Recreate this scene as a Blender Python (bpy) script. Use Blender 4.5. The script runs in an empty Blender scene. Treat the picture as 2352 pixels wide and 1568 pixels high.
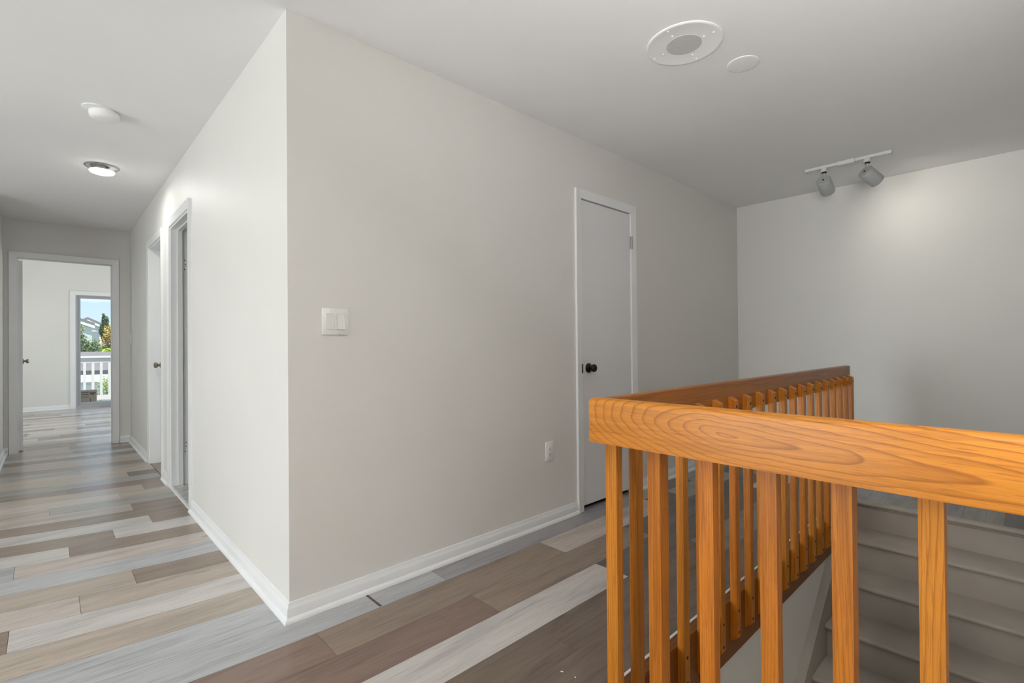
import bpy, bmesh, math, random
from mathutils import Vector, Matrix
C = bpy.context.scene
COL = C.collection
R_ = random.Random(7)

# ------------------------------------------------------------------ helpers
def tag(o, label=None, cat=None, group=None, kind=None):
    if label: o['label'] = label
    if cat: o['category'] = cat
    if group: o['group'] = group
    if kind: o['kind'] = kind
    return o

def empty(name, loc=(0, 0, 0), rotz=0.0):
    o = bpy.data.objects.new(name, None); COL.objects.link(o)
    o.location = loc; o.rotation_euler = (0, 0, rotz)
    o.empty_display_size = 0.1
    return o

class MB:
    """collects geometry for ONE mesh object"""
    def __init__(s): s.bm = bmesh.new()
    def box(s, a, b, bev=0.0, seg=2):
        x0, y0, z0 = [min(p, q) for p, q in zip(a, b)]; x1, y1, z1 = [max(p, q) for p, q in zip(a, b)]
        v = [s.bm.verts.new(c) for c in ((x0,y0,z0),(x1,y0,z0),(x1,y1,z0),(x0,y1,z0),(x0,y0,z1),(x1,y0,z1),(x1,y1,z1),(x0,y1,z1))]
        fs = [s.bm.faces.new([v[i] for i in f]) for f in ((0,3,2,1),(4,5,6,7),(0,1,5,4),(1,2,6,5),(2,3,7,6),(3,0,4,7))]
        if bev > 0:
            es = list({e for f in fs for e in f.edges})
            bmesh.ops.bevel(s.bm, geom=es, offset=bev, segments=seg, profile=0.5, affect='EDGES')
        return v
    def poly_prism(s, pts, h0, h1, axis='z'):
        """pts 2D; extruded along axis; axis x -> pts are (y,z); y -> (x,z); z -> (x,y)"""
        def P(p, h):
            return {'x': (h, p[0], p[1]), 'y': (p[0], h, p[1]), 'z': (p[0], p[1], h)}[axis]
        a = [s.bm.verts.new(P(p, h0)) for p in pts]; b = [s.bm.verts.new(P(p, h1)) for p in pts]
        n = len(pts)
        s.bm.faces.new(a[::-1]); s.bm.faces.new(b)
        for i in range(n):
            s.bm.faces.new([a[i], a[(i+1) % n], b[(i+1) % n], b[i]])
        return a, b
    def cyl(s, c0, c1, r0, r1=None, n=32, cap0=True, cap1=True):
        r1 = r0 if r1 is None else r1
        return s.lathe_axis(c0, c1, [(0, r0), (1, r1)], n, cap0, cap1)
    def lathe_axis(s, c0, c1, prof, n=32, cap0=True, cap1=True):
        """prof: list of (t along c0->c1, radius)"""
        c0, c1 = Vector(c0), Vector(c1); d = c1-c0; q = d.normalized()
        u = q.orthogonal().normalized(); w = q.cross(u)
        rings = []
        for t, r in prof:
            c = c0+d*t
            if r < 1e-6: rings.append([s.bm.verts.new(c)])
            else: rings.append([s.bm.verts.new(c+(u*math.cos(k*2*math.pi/n)+w*math.sin(k*2*math.pi/n))*r) for k in range(n)])
        for A, B in zip(rings, rings[1:]):
            for k in range(n):
                k2 = (k+1) % n
                if len(A) == 1 and len(B) == 1: continue
                if len(A) == 1: s.bm.faces.new([A[0], B[k2], B[k]])
                elif len(B) == 1: s.bm.faces.new([A[k], A[k2], B[0]])
                else: s.bm.faces.new([A[k], A[k2], B[k2], B[k]])
        if cap0 and len(rings[0]) > 1: s.bm.faces.new(rings[0][::-1])
        if cap1 and len(rings[-1]) > 1: s.bm.faces.new(rings[-1])
    def tube(s, pts, r, n=8):
        pts = [Vector(p) for p in pts]; rings = []
        for i, p in enumerate(pts):
            d = (pts[min(i+1, len(pts)-1)]-pts[max(i-1, 0)]).normalized()
            u = d.cross(Vector((0.13, 0.21, 1))).normalized(); w = d.cross(u)
            rings.append([s.bm.verts.new(p+(u*math.cos(k*2*math.pi/n)+w*math.sin(k*2*math.pi/n))*r) for k in range(n)])
        for A, B in zip(rings, rings[1:]):
            for k in range(n): s.bm.faces.new([A[k], A[(k+1) % n], B[(k+1) % n], B[k]])
        s.bm.faces.new(rings[0][::-1]); s.bm.faces.new(rings[-1])
    def build(s, name, mat, parent=None, loc=None, smooth=False, angle=40):
        bmesh.ops.recalc_face_normals(s.bm, faces=s.bm.faces[:])
        me = bpy.data.meshes.new(name); s.bm.to_mesh(me); s.bm.free()
        if mat: me.materials.append(mat)
        if smooth:
            for p in me.polygons: p.use_smooth = True
            try: me.set_sharp_from_angle(angle=math.radians(angle))
            except Exception: pass
        o = bpy.data.objects.new(name, me); COL.objects.link(o)
        if parent: o.parent = parent
        if loc: o.location = loc
        return o

def copy_tree(o, parent=None):
    c = o.copy(); COL.objects.link(c)
    if parent is not None:
        c.parent = parent; c.matrix_parent_inverse = o.matrix_parent_inverse.copy()
    for ch in list(o.children): copy_tree(ch, c)
    return c

# ---------------------------------------------------------------- materials
class NT:
    def __init__(s, name):
        s.m = bpy.data.materials.new(name); s.m.use_nodes = True; s.t = s.m.node_tree; s.t.nodes.clear()
        s.out = s.n('ShaderNodeOutputMaterial'); s.b = s.n('ShaderNodeBsdfPrincipled')
        s.l(s.b.outputs[0], s.out.inputs[0])
    def n(s, ty, **kw):
        d = s.t.nodes.new(ty)
        for k, v in kw.items(): setattr(d, k, v)
        return d
    def l(s, a, b): s.t.links.new(a, b)
    def set(s, **kw):
        for k, v in kw.items(): s.b.inputs[k.replace('_', ' ')].default_value = v
    def obj(s, scale=(1, 1, 1), loc=(0, 0, 0), rot=(0, 0, 0), out='Object'):
        tc = s.n('ShaderNodeTexCoord'); mp = s.n('ShaderNodeMapping')
        mp.inputs['Scale'].default_value = scale; mp.inputs['Location'].default_value = loc; mp.inputs['Rotation'].default_value = rot
        s.l(tc.outputs[out], mp.inputs[0]); return mp.outputs[0]
    def noise(s, vec, scale=5, detail=4, rough=.5, dist=0):
        d = s.n('ShaderNodeTexNoise'); d.inputs['Scale'].default_value = scale; d.inputs['Detail'].default_value = detail
        d.inputs['Roughness'].default_value = rough; d.inputs['Distortion'].default_value = dist
        if vec is not None: s.l(vec, d.inputs['Vector'])
        return d
    def ramp(s, fac, stops, interp='LINEAR'):
        d = s.n('ShaderNodeValToRGB'); d.color_ramp.interpolation = interp
        e = d.color_ramp.elements
        while len(e) < len(stops): e.new(.5)
        for k, (p, c) in enumerate(stops):
            e[k].position = p; e[k].color = (*c, 1) if len(c) == 3 else c
        s.l(fac, d.inputs[0]); return d.outputs[0]
    def math(s, op, a, b=None, c=None):
        d = s.n('ShaderNodeMath', operation=op)
        for i, v in enumerate((a, b, c)):
            if v is None: continue
            if isinstance(v, (int, float)): d.inputs[i].default_value = v
            else: s.l(v, d.inputs[i])
        return d.outputs[0]
    def mix(s, fac, a, b, blend='MIX'):
        d = s.n('ShaderNodeMix', data_type='RGBA', blend_type=blend)
        for i, v in ((0, fac), (6, a), (7, b)):
            if isinstance(v, (int, float)): d.inputs[i].default_value = v
            elif isinstance(v, tuple): d.inputs[i].default_value = (*v, 1)
            else: s.l(v, d.inputs[i])
        return d.outputs[2]
    def bump(s, h, strength=.1, dist=.01):
        d = s.n('ShaderNodeBump'); d.inputs['Strength'].default_value = strength; d.inputs['Distance'].default_value = dist
        s.l(h, d.inputs['Height']); s.l(d.outputs[0], s.b.inputs['Normal'])

def paint(name, col, rough=.5, bump=.03, bscale=220, spec=.5, var=.015):
    t = NT(name); v = t.obj()
    n = t.noise(v, 1.3, 3); n2 = t.noise(v, bscale, 2)
    lo = tuple(c*(1-var) for c in col); hi = tuple(min(1, c*(1+var)) for c in col)
    t.l(t.ramp(n.outputs[0], [(.35, lo), (.65, hi)]), t.b.inputs['Base Color'])
    t.set(Roughness=rough); t.b.inputs['Specular IOR Level'].default_value = spec
    t.bump(n2.outputs[0], bump, .001)
    return t.m
def plain(name, col, rough=.4, metal=0, spec=.5):
    t = NT(name); v = t.obj(); n = t.noise(v, 60, 2)
    t.l(t.ramp(n.outputs[0], [(.3, tuple(c*.96 for c in col)), (.7, col)]), t.b.inputs['Base Color'])
    t.set(Roughness=rough, Metallic=metal); t.b.inputs['Specular IOR Level'].default_value = spec
    return t.m
def emit(name, col, strength):
    t = NT(name); t.set(Roughness=.4)
    t.b.inputs['Base Color'].default_value = (*col, 1)
    t.b.inputs['Emission Color'].default_value = (*col, 1); t.b.inputs['Emission Strength'].default_value = strength
    return t.m
def glass(name):
    t = NT(name); t.t.nodes.remove(t.b)
    tr = t.n('ShaderNodeBsdfTransparent'); gl = t.n('ShaderNodeBsdfGlossy'); mx = t.n('ShaderNodeMixShader')
    tr.inputs[0].default_value = (.97, .985, .98, 1); gl.inputs['Roughness'].default_value = .02
    mx.inputs[0].default_value = .06
    t.l(tr.outputs[0], mx.inputs[1]); t.l(gl.outputs[0], mx.inputs[2]); t.l(mx.outputs[0], t.out.inputs[0])
    return t.m

def oak(name, axis, knot=None, stretch=14., base=(.53, .180, .016), dark=(.26, .072, .006), light=(.68, .275, .033), freq=82):
    """varnished oak, grain running along axis ('x','y','z')"""
    t = NT(name)
    ax = 'xyz'.index(axis)
    info = t.n('ShaderNodeObjectInfo')
    sc = [1., 1., 1.]; sc[ax] = 1./stretch
    tc = t.n('ShaderNodeTexCoord'); add = t.n('ShaderNodeVectorMath', operation='ADD')
    rnd = t.n('ShaderNodeVectorMath', operation='SCALE'); cmb = t.n('ShaderNodeCombineXYZ')
    for i in range(3): t.l(info.outputs['Random'], cmb.inputs[i])
    t.l(cmb.outputs[0], rnd.inputs[0]); rnd.inputs['Scale'].default_value = 0 if knot else 13.7
    t.l(tc.outputs['Object'], add.inputs[0]); t.l(rnd.outputs[0], add.inputs[1])
    mp = t.n('ShaderNodeMapping'); mp.inputs['Scale'].default_value = sc; t.l(add.outputs[0], mp.inputs[0])
    v = mp.outputs[0]
    warp = t.noise(v, 9, 3, .5)
    if knot:
        # cathedral figure: long rings closing around one eye of the board
        sep = t.n('ShaderNodeSeparateXYZ'); t.l(tc.outputs['Object'], sep.inputs[0])
        L0 = t.math('SUBTRACT', sep.outputs[ax], knot[0])
        L = t.math('ADD', t.math('MULTIPLY', t.math('MAXIMUM', L0, 0.), 1/3.0), t.math('MULTIPLY', t.math('MINIMUM', L0, 0.), 1/11.))
        Z = t.math('SUBTRACT', sep.outputs[2], knot[1])
        Z = t.math('ADD', Z, t.math('MULTIPLY', t.math('SUBTRACT', sep.outputs[ax], knot[0]), -.05))
        wn = t.noise(t.obj(scale=tuple(.28 if i == ax else 1 for i in range(3))), 11, 3, .55)
        Z = t.math('ADD', Z, t.math('MULTIPLY', t.math('SUBTRACT', wn.outputs[0], .5), .030))
        w2 = t.noise(t.obj(scale=tuple(.3 if i == ax else 1 for i in range(3)), loc=(3, 5, 7)), 7, 2, .5)
        L = t.math('ADD', L, t.math('MULTIPLY', t.math('SUBTRACT', w2.outputs[0], .5), .05))
        d = t.math('SQRT', t.math('ADD', t.math('POWER', t.math('ABSOLUTE', L), 2.), t.math('POWER', t.math('ABSOLUTE', Z), 2.)))
        f = t.math('ADD', t.math('MULTIPLY', d, freq), t.math('MULTIPLY', warp.outputs[0], 1.2))
    else:
        sep = t.n('ShaderNodeSeparateXYZ'); t.l(v, sep.inputs[0])
        oth = [i for i in range(3) if i != ax]
        s_ = t.math('ADD', sep.outputs[oth[0]], sep.outputs[oth[1]])
        f = t.math('ADD', t.math('MULTIPLY', s_, 130), t.math('MULTIPLY', warp.outputs[0], 12.))
    fr = t.math('FRACT', f)
    line = t.ramp(fr, [(0, (0, 0, 0)), (.60, (.12, .12, .12)), (.80, (.45, .45, .45)), (.92, (1, 1, 1)), (1, (0, 0, 0))])
    # brightness mottling, fine pores
    big = t.noise(v, 6, 3, .6)
    sp = [260., 260., 260.]; sp[ax] = 9.
    pmap = t.n('ShaderNodeMapping'); pmap.inputs['Scale'].default_value = sp; t.l(add.outputs[0], pmap.inputs[0])
    pores = t.noise(pmap.outputs[0], 1.6, 3, .6)
    col = t.mix(big.outputs[0], base, light)
    st = [38., 38., 38.]; st[ax] = 1.3
    smap = t.n('ShaderNodeMapping'); smap.inputs['Scale'].default_value = st; t.l(add.outputs[0], smap.inputs[0])
    stn = t.noise(smap.outputs[0], 1.5, 4, .62, .5)
    col = t.mix(t.ramp(stn.outputs[0], [(.40, ((.38,)*3 if knot else (.55,)*3)), (.54, (0, 0, 0))]), col, tuple(c*.62 for c in base))
    k = t.math('MULTIPLY', line, t.math('ADD', t.math('MULTIPLY', big.outputs[0], .6), .45 if knot else .25))
    col = t.mix(k, col, dark)
    pk = t.ramp(pores.outputs[0], [(.30, (.55, .55, .55)), (.46, (0, 0, 0))])
    col = t.mix(pk, col, tuple(c*.8 for c in dark))
    # each stick its own tone
    tone = t.ramp(info.outputs['Random'], [(0, (.86, .76, .72)), (.5, (1, 1, 1)), (1, (1.0, .86, .80))])
    col = t.mix(1.0 if not knot else 0.0, col, t.mix(1.0, col, tone, 'MULTIPLY'))
    t.l(col, t.b.inputs['Base Color'])
    t.set(Roughness=.34); t.b.inputs['Specular IOR Level'].default_value = .28; t.b.inputs['Coat Weight'].default_value = .05; t.b.inputs['Coat Roughness'].default_value = .15
    t.bump(pores.outputs[0], .05, .0006)
    return t.m

def plank_mat():
    t = NT('vinyl_planks')
    at = t.n('ShaderNodeVertexColor'); at.layer_name = 'tone'
    ca = t.n('ShaderNodeSeparateColor')
    of = t.n('ShaderNodeVertexColor'); of.layer_name = 'shift'
    sc = t.n('ShaderNodeVectorMath', operation='SCALE'); t.l(of.outputs[0], sc.inputs[0]); sc.inputs['Scale'].default_value = 30
    tc = t.n('ShaderNodeTexCoord'); ad = t.n('ShaderNodeVectorMath', operation='ADD')
    t.l(tc.outputs['Object'], ad.inputs[0]); t.l(sc.outputs[0], ad.inputs[1])
    def mp(s):
        m = t.n('ShaderNodeMapping'); m.inputs['Scale'].default_value = s; t.l(ad.outputs[0], m.inputs[0]); return m.outputs[0]
    cloud = t.noise(mp((1.5, 11, 1)), 1.0, 3, .55, .4)
    grain = t.noise(mp((5, 95, 1)), 1.0, 4, .65, .6)
    fine = t.noise(mp((22, 420, 1)), 1.0, 2, .6)
    knot = t.noise(mp((2.4, 9, 1)), 1.3, 2, .5)
    c = at.outputs[0]
    c = t.mix(1.0, c, t.ramp(cloud.outputs[0], [(.30, (.80, .80, .81)), (.5, (1, 1, 1)), (.72, (1.10, 1.09, 1.08))]), 'MULTIPLY')
    c = t.mix(1.0, c, t.ramp(grain.outputs[0], [(.28, (.78, .76, .74)), (.5, (1, 1, 1)), (.7, (1.03, 1.03, 1.03))]), 'MULTIPLY')
    c = t.mix(1.0, c, t.ramp(fine.outputs[0], [(.3, (.95, .95, .95)), (.7, (1.02, 1.02, 1.02))]), 'MULTIPLY')
    c = t.mix(1.0, c, t.ramp(knot.outputs[0], [(.72, (1, 1, 1)), (.80, (.62, .60, .58))]), 'MULTIPLY')
    t.l(c, t.b.inputs['Base Color'])
    rr = t.ramp(grain.outputs[0], [(.3, (.265, .265, .265)), (.7, (.255, .255, .255))])
    t.l(rr, t.b.inputs['Roughness']); t.b.inputs['Specular IOR Level'].default_value = .5
    return t.m

M = {}
M['wall'] = paint('wall_paint', (.735, .722, .690), .52, .05, 160)
M['ceiling'] = paint('ceiling_paint', (.86, .86, .865), .75, .04, 200)
M['trim'] = paint('trim_paint', (.80, .81, .81), .30, .02, 80)
M['door'] = paint('door_paint', (.76, .76, .77), .42, .02, 60)
M['floor'] = plank_mat()
M['seam'] = plain('dark_seam_and_closet_shade', (.06, .05, .04), .8)  # dark plank joints; also the painted-in darkness of the closet walls
M['stairpaint'] = paint('worn_stair_paint', (.43, .39, .34), .55, .25, 24, .4, .26)
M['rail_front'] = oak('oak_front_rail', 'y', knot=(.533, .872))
M['rail_far'] = oak('oak_far_rail_shaded', 'x', base=(.30, .115, .022), dark=(.18, .055, .008), light=(.40, .17, .035))  # darker copy of the oak: shade on the far rail put into colour
M['fascia'] = oak('oak_fascia_shaded', 'x', base=(.20, .062, .007), dark=(.11, .03, .003), light=(.27, .095, .012))  # fascia shading painted into a darker oak colour
M['fascia_y'] = oak('oak_fascia_front_shaded', 'y', base=(.20, .062, .007), dark=(.11, .03, .003), light=(.27, .095, .012))  # same painted-in shading for the near fascia
M['baluster'] = oak('oak_baluster', 'z')
M['plastic'] = plain('white_plastic', (.82, .82, .79), .30)
M['plastic_grey'] = plain('light_grey_plastic', (.55, .55, .53), .35)
M['black'] = plain('black_metal', (.012, .012, .013), .28, .4)
M['dark'] = plain('dark_hole', (.01, .01, .01), .8)
M['screw'] = plain('dark_wood_screw', (.055, .03, .018), .5, .3)
M['hinge'] = plain('satin_nickel', (.42, .41, .39), .35, .9)
M['brass'] = plain('antique_pewter', (.30, .26, .20), .32, .9)
M['alu'] = plain('white_aluminium', (.42, .43, .46), .35, .2)
M['chrome'] = plain('brushed_chrome', (.55, .55, .55), .18, 1.)
M['dome'] = emit('lit_lamp_dome', (1, .985, .95), 12.)
M['glass'] = glass('window_glass')
M['trackhead'] = plain('grey_white_metal', (.40, .41, .40), .40)
M['track'] = plain('track_white_metal', (.66, .66, .66), .35)

# grille with perforations
def grille_mat():
    t = NT('perforated_white_metal')
    v = t.obj()
    vo = t.n('ShaderNodeTexVoronoi'); vo.inputs['Scale'].default_value = 185; vo.inputs['Randomness'].default_value = 0
    t.l(v, vo.inputs['Vector'])
    c = t.ramp(vo.outputs['Distance'], [(.26, (.10, .10, .10)), (.38, (.68, .68, .68))])
    t.l(c, t.b.inputs['Base Color']); t.set(Roughness=.5)
    return t.m
M['grille'] = grille_mat()

def tile_mat():
    t = NT('bathroom_tile'); v = t.obj()
    br = t.n('ShaderNodeTexBrick'); br.offset = .5; br.inputs['Scale'].default_value = 3.2
    br.inputs['Mortar Size'].default_value = .012
    br.inputs['Color1'].default_value = (.62, .61, .60, 1); br.inputs['Color2'].default_value = (.56, .55, .54, 1); br.inputs['Mortar'].default_value = (.30, .29, .28, 1)
    t.l(v, br.inputs['Vector'])
    n = t.noise(v, 7, 5, .6, 1.5)
    c = t.mix(1, br.outputs[0], t.ramp(n.outputs[0], [(.4, (1, 1, 1)), (.5, (.75, .75, .75)), (.56, (1, 1, 1))]), 'MULTIPLY')
    t.l(c, t.b.inputs['Base Color']); t.set(Roughness=.25); return t.m
M['tile'] = tile_mat()

# ------------------------------------------------------------- dimensions
H = 2.463
XA, YB = .700, 2.060          # hallway wall plane (faces -X) / long wall plane (faces -Y)
XE = 5.072                    # east wall
YN = 7.33                     # wall at the hallway's end
XW = -.345                    # hallway west wall
T = .12
WX0, WX1, WY0, WY1 = 1.264, 4.07, -.25, .905     # stairwell opening
XS = -3.6                     # far west wall with the glass door
NY = 12.08                    # far wall of the bedroom

# ------------------------------------------------------------------- walls
def wall(name, axis, plane, thick, a0, a1, openings=(), z0=0., z1=H, label='', mat=None, parent=None):
    """axis 'x': wall runs along x, plane is y. openings (a,b,zb,zt)."""
    mb = MB()
    def bx(p, q, zb, zt):
        if q-p < 1e-5 or zt-zb < 1e-5: return
        if axis == 'x': mb.box((p, plane, zb), (q, plane+thick, zt))
        else: mb.box((plane, p, zb), (plane+thick, q, zt))
    cur = a0
    for (p, q, zb, zt) in sorted(openings):
        bx(cur, p, z0, z1); bx(p, q, z0, zb); bx(p, q, zt, z1); cur = q
    bx(cur, a1, z0, z1)
    bmesh.ops.remove_doubles(mb.bm, verts=mb.bm.verts[:], dist=1e-5)
    o = mb
    return o

# long wall with the closet door, mitred into the hallway wall
CX0, CX1, CZT = 2.552, 3.160, 2.078
w = wall('wall_north', 'x', YB, T, XA, XE, [(CX0, CX1, 0, CZT)])
for v in w.bm.verts:
    if abs(v.co.x-XA) < 1e-4 and v.co.y > YB+.01: v.co.x = XA+T
tag(w.build('wall_north', M['wall']), 'long greige painted wall holding the closet door and the double switch', 'wall', kind='structure')
O1 = (3.957, 4.690); O2 = (5.080, 5.790); OZT = 2.055
w = wall('wall_hall_east', 'y', XA, T, YB, YN, [(*O1, 0, OZT), (*O2, 0, OZT)])
for v in w.bm.verts:
    if abs(v.co.y-YB) < 1e-4 and v.co.x > XA+.01: v.co.y = YB+T
tag(w.build('wall_hall_east', M['wall']), 'bright hallway wall running back past two doorways from the sharp corner', 'wall', kind='structure')
DX0, DX1, DZT = -.250, .540, 2.068
HB = 3.35
w = wall('wall_hall_end', 'x', YN, T, -1.7, 3.2, [(DX0, DX1, 0, DZT)], z1=HB)
tag(w.build('wall_hall_end', M['wall']), 'wall closing the far end of the hallway around the open bedroom doorway', 'wall', kind='structure')
w = wall('wall_hall_west', 'y', XW-T, T, 6.20, YN)
tag(w.build('wall_hall_west', M['wall']), 'hallway wall on the left, seen as a sliver at the photo edge', 'wall', kind='structure')
w = wall('wall_east', 'y', XE, T, -2.0, YB+T, z0=-2.62)
tag(w.build('wall_east', M['wall']), 'pale wall behind the head of the stairs, below the track spotlights', 'wall', kind='structure')
# parts of the storey the camera has behind it
w = wall('wall_south', 'x', -2.0-T, T, XS-T, XE+T)
tag(w.build('wall_south', M['wall']), 'wall of the room behind the viewpoint', 'wall', kind='structure')
w = wall('wall_west', 'y', XS-T, T, -2.0, 6.32, [(1.0, 3.2, .04, 2.12), (3.6, 5.2, .7, 2.1)])
tag(w.build('wall_west', M['wall']), 'wall of the room behind the viewpoint with a wide glass door', 'wall', kind='structure')
w = wall('wall_living_north', 'x', 6.20, T, XS, XW-T)
tag(w.build('wall_living_north', M['wall']), 'wall of the open room left of the hallway mouth', 'wall', kind='structure')
# bedroom
GX0, GX1, GZ0, GZ1 = .352, 2.05, .03, 2.115
w = wall('wall_bedroom_north', 'x', NY, T, -1.7, 3.2, [(GX0, GX1, GZ0, GZ1)], z1=HB)
tag(w.build('wall_bedroom_north', M['wall']), 'far bedroom wall around the sliding glass door', 'wall', kind='structure')
w = wall('wall_bedroom_west', 'y', -1.7-T, T, YN, NY+T, [(8.6, 10.9, .7, 2.1)], z1=HB)
tag(w.build('wall_bedroom_west', M['wall']), 'bedroom side wall left of the hallway doorway', 'wall', kind='structure')
w = wall('wall_bedroom_east', 'y', 3.2, T, YN, NY+T, [(8.6, 11.2, .7, 2.1)], z1=HB)
tag(w.build('wall_bedroom_east', M['wall']), 'bedroom side wall right of the hallway doorway', 'wall', kind='structure')
# stairwell
w = wall('wall_stairwell_north', 'x', .915, .11, WX0, XE, z0=-2.62, z1=-.02)
tag(w.build('wall_stairwell_north', M['wall']), 'painted stairwell wall below the oak skirting of the far railing', 'wall', kind='structure')
w = wall('wall_stairwell_south', 'x', WY0-T, T, WX0-.04, XE, z0=-2.62, z1=H)
tag(w.build('wall_stairwell_south', M['wall']), 'stairwell side wall outside the right edge of the photo', 'wall', kind='structure')
w = wall('wall_stairwell_west', 'y', WX0-.16, .11, WY0, .915, z0=-2.62, z1=-.26)
tag(w.build('wall_stairwell_west', M['wall']), 'stairwell wall beneath the near railing', 'wall', kind='structure')
# bathroom and closet enclosures
mb = MB(); mb.box((XA+T, 3.45, 0), (2.6, 3.55, H)); mb.box((XA+T, 4.95, 0), (2.6, 5.03, H)); mb.box((2.5, 3.55, 0), (2.6, 4.95, H))
tag(mb.build('wall_bathroom', M['wall']), 'bathroom walls behind the open doorway off the hallway', 'wall', kind='structure')
mb = MB(); mb.box((2.3, 2.95, 0), (3.5, 3.0, H)); mb.box((2.25, YB+T, 0), (2.3, 3.0, H)); mb.box((3.45, YB+T, 0), (3.5, 3.0, H))
tag(mb.build('wall_closet', M['seam']), 'inside walls of the closet behind the slab door, darkness painted in', 'wall', kind='structure')  # closet darkness put into a near-black wall colour

# ceiling
mb = MB(); mb.box((XS-T, -2.0-T, H), (XE+T, YN-.001, H+.2))
tag(mb.build('ceiling', M['ceiling']), 'smooth white ceiling over the landing and the hallway', 'ceiling', kind='structure')

mb = MB(); mb.box((-1.7-T, YN, HB), (3.2+T, NY+T, HB+.2))
tag(mb.build('ceiling_bedroom', M['ceiling']), 'high white ceiling of the bedroom beyond the hallway', 'ceiling', kind='structure')

# ------------------------------------------------------------------- floor
W_ = (.53, .50, .475); G_ = (.43, .435, .44); L_ = (.32, .305, .32); T_ = (.43, .365, .305); P_ = (.50, .435, .39)
B_ = (.26, .20, .155); D_ = (.165, .125, .098); RB = (.225, .155, .125); TB = (.25, .21, .175); GT = (.34, .325, .295); DG = (.13, .12, .115)
S0, PITCH = 1.903, .19
def warp(x, y):
    if x >= .66 or y < 1.0: return 0.
    u = min(.66-x, 1.1); r = max(0, min(1, .55+.5*(y-2.09)))
    if y > 6.0: r *= max(0, 1-(y-6)/2.0)
    return r*(.07*u+.10*u*u)
# known boards, row index k: between S0+k*PITCH and the next seam; (x start, colour) runs until next
ROWS = {
 -6: [(-9, B_), (.2, T_), (1.0, D_)],
 -5: [(-9, G_), (-.3, D_), (.9, D_)],
 -4: [(-9, T_), (.3, D_), (1.38, D_), (2.6, TB), (3.6, D_)],
 -3: [(-9, T_), (-.2, W_), (.4, W_), (1.995, DG), (3.0, D_), (3.9, W_)],
 -2: [(-9, G_), (.1, RB), (1.352, B_), (2.52, DG), (3.34, DG), (4.3, TB)],
 -1: [(-9, P_), (-.45, RB), (.744, B_), (1.986, P_), (3.06, DG), (3.34, GT), (4.2, DG)],
 0: [(-9, W_), (.1, G_), (1.357, L_), (2.78, GT), (3.40, DG), (3.76, GT)],
 1: [(-9, B_), (-.2, G_), (1.02, L_), (2.266, TB), (3.30, DG), (3.9, GT)],
 2: [(-9, T_)], 3: [(-9, B_), (-.115, W_)], 4: [(-9, P_), (.095, T_)], 5: [(-9, T_), (.297, B_)],
 6: [(-9, G_)], 7: [(-9, G_), (-.127, P_)], 8: [(-9, W_), (.078, B_)], 9: [(-9, B_), (.278, W_)],
 10: [(-9, W_), (.475, B_)], 11: [(-9, B_)], 12: [(-9, P_), (.417, B_)], 13: [(-9, T_), (.0, GT)],
 14: [(-9, P_), (.385, T_)], 15: [(-9, T_), (.54, B_)], 16: [(-9, TB), (.1, RB)], 17: [(-9, GT)], 18: [(-9, T_), (.5, D_)],
 19: [(-9, T_)], 20: [(-9, GT), (.2, T_)], 21: [(-9, TB)], 22: [(-9, T_)], 23: [(-9, P_)], 24: [(-9, B_), (.35, TB)],
}
PAL = [W_, G_, T_, P_, B_, TB, GT, T_]
bm = bmesh.new()
tone = bm.loops.layers.float_color.new('tone'); shift = bm.loops.layers.float_color.new('shift')
GAP = .0007
def plank(x0, x1, y0, y1, col, yref=None, seg=True):
    sh = (R_.random(), R_.random(), 0, 1)
    k = 1+R_.uniform(-.05, .05); cc = (col[0]*k, col[1]*k, col[2]*k, 1)
    n = 1
    if y1 > .9 and x0 < .66: n = max(1, int(math.ceil((x1-x0)/.15)))
    xs = [x0+(x1-x0)*i/n for i in range(n+1)]
    xs[0] += GAP; xs[-1] -= GAP
    for a, b in zip(xs, xs[1:]):
        f = bm.faces.new([bm.verts.new((x, y+warp(x, y), 0)) for x, y in ((a, y0+GAP), (b, y0+GAP), (b, y1-GAP), (a, y1-GAP))])
        for l in f.loops: l[tone] = cc; l[shift] = sh
def row(y0, y1, xa, xb, spec=None):
    cuts = []
    if spec is None:
        x = xa-R_.uniform(0, 1.1)
        while x < xb: cuts.append((x, R_.choice(PAL))); x += R_.choice((.6, .9, 1.22, 1.22))
    else:
        cuts = [c for c in spec]
        # break the far-left runs up
        if cuts[0][0] == -9:
            first = cuts[0][1]; xn = cuts[1][0] if len(cuts) > 1 else xb
            cuts[0] = (max(xa-.1, xn-1.22) if xn-1.22 > xa else xa-.1, first)
            x = cuts[0][0]; pre = []
            while x > xa: x -= 1.22; pre.append((x, R_.choice(PAL)))
            cuts = sorted(pre+cuts, key=lambda c: c[0])
    for i, (x, c) in enumerate(cuts):
        e = cuts[i+1][0] if i+1 < len(cuts) else 99
        a, b = max(x, xa), min(e, xb)
        if b-a > .004: plank(a, b, y0, y1, c)
k = -21
while S0+k*PITCH < NY:
    y0, y1 = S0+k*PITCH, S0+(k+1)*PITCH
    spec = ROWS.get(k)
    if y1 <= .96:
        row(y0, y1, XS, 1.222, spec)
    elif y0 < .95: row(.953, y1, XS, XE, spec)
    elif y1 <= YB+.05: row(y0, y1, XS, XE, spec)
    elif y0 < 6.20: row(y0, y1, XS, XA, spec)
    elif y1 < YN+.1: row(y0, y1, XW-.05, XA+.01, spec)
    else: row(y0, y1, -1.7, 3.2, spec)
    k += 1
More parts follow.
